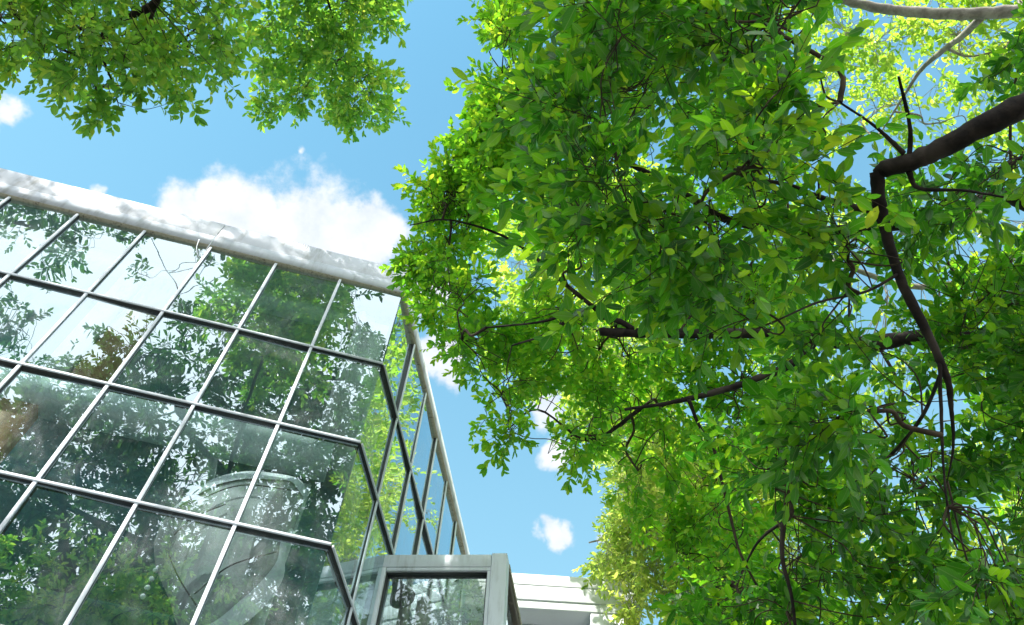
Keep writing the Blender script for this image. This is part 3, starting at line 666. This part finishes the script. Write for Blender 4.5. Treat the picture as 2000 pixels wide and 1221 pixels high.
# out-of-frame sky-side boughs that carry the shading canopy
j1 = at(1700, -350, 6.5); j2 = at(2500, 600, 6.5)
A1 += list(bough(T1, [(j0, .1), (at(2000, -250, 6.6), .08), (j1, .05), (at(1300, -260, 6.2), .03)], M_bark))
A1 += list(bough(T1, [(j0, .1), (at(2400, 300, 6.6), .08), (j2, .05), (at(2350, 950, 6.5), .03)], M_bark))
rg = np.random.default_rng(21)
regs = [
 Reg([(1050, 110), (1120, -60), (1640, -100), (1640, 90), (1690, 230), (1620, 500), (1500, 640), (1350, 760), (1290, 660), (1170, 560), (1060, 500), (1000, 390), (1020, 290), (1040, 180)], 120, 3.8, 5.6, [(1180, 545, 20)], thr=-.2, margin=50),
 Reg([(1560, 600), (2120, 480), (2150, 1350), (1400, 1350), (1330, 1150), (1440, 1000), (1400, 820)], 190, 4.7, 7.0, [(1640, 520, 24), (1890, 960, 20)], margin=26, thr=-.2),
 Reg([(1580, 400), (1690, 400), (1690, 600), (1580, 600)], 5, 4.0, 4.3, margin=20),
 Reg([(1560, 780), (1700, 760), (1720, 850), (1560, 870)], 7, 3.9, 4.2, margin=20), Reg([(1900, 1060), (2040, 1040), (2040, 1200), (1880, 1150)], 7, 3.9, 4.2, margin=20),
 Reg([(1480, 1000), (1560, 1000), (1560, 1080), (1480, 1080)], 4, 4.2, 4.6, margin=16),
 Reg([(1760, 330), (1990, 280), (2150, 240), (2150, 500), (1780, 560), (1650, 500)], 26, 4.9, 6.9, margin=24),
 Reg([(1900, 110), (1990, 40), (2150, -20), (2150, 260), (1990, 230)], 12, 6.0, 7.2, margin=24),
 Reg([(1200, -120), (1600, -160), (2300, -500), (1200, -500)], 12, 5.2, 7.2), Reg([(2090, -200), (2700, -200), (2700, 1200), (2090, 1300)], 40, 5.5, 8)]
foliage(T1, regs, A1, .102, L_deep, rg, twigs=7, nleaf=9, wid=.42, twigL=.26, sprayL=.40, woodr=.010)

# --- second tree: smaller leaves (farther), left lobe hanging over the corner
t2b = (7.5, 6.2, 0)
T2 = thing('broadleaf_tree', 'second tree behind the near one, its bright leafy lobe reaching left above the building corner', 'tree', TG, t2b)
A2 = []
k0 = at(2350, 760, 9.4)
A2 += list(bough(T2, [(t2b, .32), ((7.3, 6, 3), .26), (k0, .16)], M_bark, 'trunk', 16))
A2 += list(bough(T2, [(k0, .12), (2050, 690, 8.19, 0.0765), (1850, 655, 8.01, 0.0675), (1690, 672, 7.83, 0.0612), (1590, 662, 7.74, 0.0540), (1500, 652, 7.65, 0.0450), (1380, 652, 7.65, 0.0405), (1290, 652, 7.65, 0.0405), (1215, 650, 7.65, 0.0405), (1172, 648, 7.65, 0.0342)], M_bark))
A2 += list(bough(T2, [(1590, 668, 7.74, 0.0360), (1555, 705, 7.65, 0.0360), (1480, 740, 7.56, 0.0324), (1400, 765, 7.47, 0.0270), (1318, 785, 7.38, 0.0180), (1220, 800, 7.47, 0.0108)], M_bark))
A2 += list(bough(T2, [(1240, 645, 7.65, 0.0270), (1200, 625, 7.65, 0.0225), (1120, 615, 7.65, 0.0162), (1050, 630, 7.65, 0.0108), (950, 640, 7.74, 0.0072)], M_bark))
A2 += list(bough(T2, [(1120, 618, 7.65, 0.0144), (1060, 655, 7.65, 0.0108), (1000, 675, 7.74, 0.0072)], M_bark))
A2 += list(bough(T2, [(1345, 780, 7.38, 0.0180), (1365, 830, 7.38, 0.0126), (1395, 880, 7.29, 0.0081)], M_bark))
A2 += list(bough(T2, [(1215, 645, 8.5, .03), (1110, 560, 8.8, .02), (1000, 470, 9.0, .014), (880, 430, 9.1, .009), (800, 440, 9.1, .006)], M_bark))
A2 += list(bough(T2, [(1250, 800, 8.4, .02), (1150, 860, 8.8, .014), (1050, 800, 8.9, .010), (985, 845, 9, .007)], M_bark))
A2 += list(bough(T2, [(1420, 430, 8.6, .04), (1560, 455, 8.7, .055), (1700, 445, 8.8, .06), (1850, 425, 8.9, .07), (2010, 400, 9.2, .08), (k0, .1)], M_bark))
A2 += list(bough(T2, [(1420, 430, 8.6, .035), (1250, 330, 8.8, .03), (1080, 240, 9.1, .02), (980, 140, 9.3, .01)], M_bark))
rg = np.random.default_rng(22)
lobe = [(1010, -120), (955, 0), (935, 45), (938, 95), (1010, 130), (930, 165), (915, 230), (905, 265), (868, 275), (845, 320), (792, 350), (802, 420), (742, 466), (775, 520), (800, 575), (822, 650), (868, 700), (890, 755), (925, 800), (910, 850), (920, 892), (985, 903), (1060, 882), (1120, 915), (1190, 945), (1215, 1010), (1250, 1060), (1330, 1130), (1500, 1150), (1560, 700), (1560, 300), (1500, -150)]
regs = [Reg(lobe, 640, 8.0, 10.2, [(1070, 805, 22), (1120, 790, 6), (1150, 590, 12), (1600, 520, 12)], thr=-.3, margin=36),
 Reg([(1250, 1010), (1500, 900), (2100, 700), (2100, 1300), (1330, 1300), (1300, 1120)], 130, 7.4, 9.4),
 Reg([(1450, 200), (1640, 250), (2100, 560), (2100, 800), (1450, 800)], 80, 8.0, 9.6, [(1620, 500, 26), (1760, 500, 22)]),
 Reg([(1100, -60), (2100, -100), (2300, -450), (1100, -400)], 60, 8.5, 10)]
regs.append(Reg([(1010, -60), (955, 0), (935, 45), (938, 95), (1000, 130), (930, 165), (915, 230), (905, 265), (868, 275), (845, 320), (792, 350), (802, 420), (742, 466), (775, 520), (800, 575), (822, 650), (900, 680), (920, 560), (960, 420), (1040, 300), (1200, 80), (1150, 560)], 230, 8.4, 10.2, thr=-.5, margin=34))
foliage(T2, regs, A2, .092, L_mid, rg, twigs=6, nleaf=11, twigL=.22, sprayL=.36, woodr=.011)

# --- yellow-green tree beyond, by the white building
t3b = (4.6, 11.5, 0)
T3 = thing('broadleaf_tree', 'pale yellow green tree with small leaves drooping over the white building roof', 'tree', TG, t3b)
A3 = list(bough(T3, [(t3b, .24), ((4.5, 11.4, 6), .18), (1500, 1160, 14.8, .12), (1450, 1060, 15, .08), (1400, 960, 15.2, .05), (1330, 900, 15.4, .03)], M_bark_pale, 'trunk', 14))
A3 += list(bough(T3, [(1450, 1060, 15, .06), (1340, 1030, 14.8, .04), (1240, 1040, 14.6, .025), (1150, 1060, 14.4, .012)], M_bark_pale))
A3 += list(bough(T3, [(1500, 1150, 14.8, .06), (1340, 1110, 14.4, .04), (1220, 1110, 14.2, .02)], M_bark_pale))
rg = np.random.default_rng(23)
regs = [Reg([(960, 330), (1300, 280), (1330, 870), (1140, 880), (960, 780), (950, 600)], 420, 12.5, 17.5, [(1070, 805, 24)], thr=-.4, margin=26)]
foliage(T3, regs, A3, .13, L_far, rg, twigs=5, nleaf=8, twigL=.3, sprayL=.5, woodr=.012, bark_m=M_bark_pale)
regs = [Reg([(1140, 850), (1250, 830), (1500, 860), (1500, 1080), (1240, 1050), (1190, 960)], 260, 17, 23, margin=24), Reg([(1112, 1052), (1160, 1062), (1185, 1010), (1200, 950), (1190, 900), (1260, 860), (1560, 860), (1560, 1300), (1400, 1290), (1240, 1195), (1205, 1150), (1165, 1140), (1150, 1090)], 620, 13.2, 16, thr=-.6, margin=20), Reg([(1200, 990), (1300, 930), (1440, 960), (1420, 1230), (1300, 1220), (1210, 1130)], 110, 12.4, 13.6, thr=-.6, margin=22),
 Reg([(1165, 1130), (1215, 1130), (1240, 1200), (1215, 1190), (1160, 1170)], 8, 13, 14, margin=6),
 Reg([(1125, 560), (1400, 540), (1420, 860), (1180, 880), (1140, 860), (1150, 700)], 130, 16, 19.5, thr=-.1), Reg([(1560, 860), (2100, 860), (2100, 1300), (1560, 1300)], 120, 13, 17)]
foliage(T3, regs, A3, .12, L_yellow, rg, twigs=6, nleaf=8, twigL=.3, sprayL=.5, woodr=.012, bark_m=M_bark_pale, hang=.3, wid=.36)

# --- pale-barked tree far above at top right
t4b = (11, 3.0, 0)
T4 = thing('pale_barked_tree', 'tall tree at top right with pale grey branches and thin light green foliage', 'tree', TG, t4b)
A4 = list(bough(T4, [(t4b, .3), ((10.5, 3, 6), .24), (at(2700, 100, 13), .16), (2250, 20, 12.6, .11), (2060, 15, 12.4, .09)], M_bark_pale, 'trunk', 16))
A4 += list(bough(T4, [(2060, 15, 12.4, .08), (1940, 25, 12.3, .075), (1850, 28, 12.2, .07), (1760, 22, 12.2, .062), (1680, 8, 12.2, .055), (1600, -15, 12.2, .05), (1450, -60, 12.4, .03)], M_bark_pale))
A4 += list(bough(T4, [(1915, 35, 12.3, .045), (1880, 70, 12.6, .04), (1840, 100, 12.9, .035), (1800, 135, 13.2, .028), (1770, 180, 13.4, .018), (1720, 260, 13.6, .01)], M_bark_pale))
A4 += list(bough(T4, [(1850, 95, 12.9, .02), (1890, 110, 13.2, .016), (1950, 100, 13.4, .010)], M_bark_pale))
A4 += list(bough(T4, [(2250, 20, 12.6, .07), (2000, 480, 13.4, .06), (1800, 560, 13.5, .045), (1600, 500, 13.6, .03)], M_bark_pale))
rg = np.random.default_rng(24)
regs = [Reg([(1500, -60), (2100, -80), (2100, 420), (1650, 420), (1600, 200)], 190, 12.8, 15.5, [(1850, 135, 22), (1900, 165, 18), (1720, 40, 8), (1960, 60, 8)], thr=.0),
 Reg([(1450, 380), (2100, 400), (2100, 860), (1450, 860)], 130, 12.8, 15.5, [(1710, 500, 30), (1620, 395, 18), (1600, 560, 20), (1820, 560, 14)], thr=.0)]
foliage(T4, regs, A4, .115, L_far, rg, twigs=5, nleaf=8, twigL=.32, sprayL=.5, woodr=.012, bark_m=M_bark_pale)

# --- tree at top left
t5b = (-3.2, -4.5, 0)
T5 = thing('broadleaf_tree', 'tree hanging in from the top left with dark forked twigs and two leafy lobes', 'tree', TG, t5b)
m0 = at(420, -420, 7.0)
A5 = list(bough(T5, [(t5b, .3), ((-3.1, -4.2, 3), .25), ((-2.9, -3, 6.2), .18), (m0, .08)], M_bark, 'trunk', 14))
A5 += list(bough(T5, [(m0, .06), (330, -80, 7.2, .035), (300, 8, 7.3, .03), (225, 42, 7.4, .026), (196, 85, 7.5, .02), (186, 130, 7.6, .014), (190, 190, 7.7, .008)], M_bark))
A5 += list(bough(T5, [(225, 42, 7.4, .018), (160, 55, 7.4, .014), (100, 75, 7.5, .011), (40, 62, 7.5, .008), (0, 40, 7.5, .006)], M_bark))
A5 += list(bough(T5, [(200, 78, 7.5, .014), (150, 105, 7.6, .011), (90, 85, 7.6, .009), (30, 90, 7.6, .007), (0, 98, 7.6, .005)], M_bark))
A5 += list(bough(T5, [(194, 100, 7.5, .010), (215, 150, 7.6, .008), (230, 200, 7.6, .005)], M_bark))
A5 += list(bough(T5, [(330, -80, 7.3, .025), (300, 20, 7.4, .016), (286, 80, 7.5, .012), (340, 88, 7.6, .009), (400, 40, 7.6, .007)], M_bark))
A5 += list(bough(T5, [(m0, .04), (600, -100, 10.5, .03), (640, 0, 12.4, .015), (660, 80, 12.8, .01), (690, 160, 13, .006)], M_bark))
rg = np.random.default_rng(25)
regs = [Reg([(-160, -120), (520, -120), (500, 60), (490, 150), (450, 175), (435, 205), (385, 235), (320, 238), (250, 215), (225, 245), (205, 286), (180, 270), (155, 222), (100, 195), (55, 175), (0, 175), (-160, 170)], 215, 6.7, 8.3, thr=-.1, ns=2.2, margin=42),
 Reg([(170, 200), (220, 200), (215, 290), (185, 285)], 3, 7.3, 7.6, margin=6),
 Reg([(-160, -120), (800, -120), (760, -400), (-160, -400)], 40, 7, 9)]
foliage(T5, regs, A5, .090, L_soft, rg, twigs=5, nleaf=8, twigL=.16, sprayL=.24, woodr=.007)
foliage(T5, [Reg([(480, -120), (810, -120), (790, 30), (790, 60), (720, 85), (720, 95), (810, 118), (802, 175), (796, 225), (755, 260), (700, 276), (665, 248), (600, 235), (512, 258), (490, 195), (460, 60)], 265, 11.9, 13.6, thr=-.4, ns=2.2, margin=32)], A5, .118, L_soft, rg, twigs=5, nleaf=8, twigL=.22, sprayL=.33, woodr=.008)

# --- tall tree behind the viewer, seen mirrored in facade A
def mir(x, y, d):
    p = at(x, y, d); return p - 2 * ((p - v3(C)) @ NA) * NA
t6b = (-2.6, -7.0, 0)
T6 = thing('broadleaf_tree', 'tall dark tree behind the viewer that shows only mirrored in the glass facade', 'tree', TG, t6b)
h0 = mir(300, 1500, 22)
A6 = list(bough(T6, [(t6b, .4), ((-2.7, -6.9, 6), .32), ((-2.6, -6.2, 11), .26), (mir(420, 1180, 21), .2), (mir(480, 900, 21), .15), (mir(520, 700, 21), .1)], M_bark, 'trunk', 14))
A6 += list(bough(T6, [(mir(460, 950, 21), .12), (mir(360, 820, 21), .08), (mir(300, 700, 21), .05)], M_bark))
A6 += list(bough(T6, [(mir(420, 1180, 21), .12), (mir(280, 1080, 20.5), .10), (mir(160, 1000, 20), .08), (mir(60, 900, 20), .05)], M_bark))
A6 += list(bough(T6, [(mir(520, 700, 21), .08), (mir(600, 620, 21), .06), (mir(680, 600, 21), .04)], M_bark))
A6 += list(bough(T6, [(mir(480, 900, 21), .08), (mir(600, 760, 21), .06), (mir(690, 740, 21), .03)], M_bark))
rg = np.random.default_rng(26)
print('T6', mir(0,700,20), mir(700,600,20), mir(700,1200,20), mir(0,1200,20))
regs = [Reg([(-140, 800), (60, 730), (200, 690), (300, 610), (400, 540), (430, 480), (560, 470), (740, 580), (720, 660), (760, 760), (740, 1000), (720, 1260), (-140, 1300)], 1150, 18, 22.5, [(60, 1150, 50), (160, 1060, 22), (630, 720, 20), (640, 1010, 14)], thr=-.35, conv=mir),
 Reg([(-140, 560), (30, 560), (90, 610), (40, 720), (-140, 760)], 40, 18.5, 21, conv=mir)]
def in_bay_mirror(q):
    """keeps the crown open where a step of clear sky shows in the bay's pane"""
    b0 = q - sd * ((q[1] - 4.6) / sd[1])          # gap that lets the sun through to the second tree's lobe
    if -1.6 < b0[0] < 2.2 and 6.5 < b0[2] < 11.5 and rng.random() < .8: return True
    n = v3(kn); m = q - 2 * ((q - v3(K0)) @ n) * n - CAM; z = m @ FW
    x, y = 1000 + F * (m @ RI) / z, 610.5 - F * (m @ UP) / z
    return 735 < x < 950 and 1090 < y < 1290 and not (x > 890 and y < 1135) and rng.random() < .5
def boxc(x, y, d): return np.array([-5.2 + 6.8 * x ** .8, -3.6 + 3.2 * y, 11.6 + 3.4 * d])
r7 = Reg([(0, 0), (1, 0), (1, 1), (0, 1)], 330, 0, 1, thr=-.25, margin=.01, conv=boxc); r7.n = 85; regs.append(r7)  # unseen canopy added toward the sun to shade the near tree
for r_ in regs: r_.avoid = in_bay_mirror
def boxd(x, y, d): return np.array([-10.5 + 5.5 * x, -2.0 + 1.9 * y, 19 + 3.6 * d])
regs.append(Reg([(0, 0), (1, 0), (1, 1), (0, 1)], 95, 0, 1, thr=-.05, margin=.01, conv=boxd))  # unseen foliage added to throw leaf shadows on the roof fascia
A6 += list(bough(T6, [((-2.6, -6.2, 11), .2), ((-2.8, -4.4, 12), .14), ((-2.2, -2.8, 13), .09), ((-1.2, -1.2, 13.6), .05)], M_bark))
A6 += list(bough(T6, [((-2.8, -4.4, 12), .12), ((-4.0, -3.0, 12.8), .08), ((-4.8, -1.6, 13.4), .04)], M_bark))
foliage(T6, regs, A6, .16, L_dark, rg, twigs=6, nleaf=9, twigL=.42, sprayL=.7, woodr=.02)
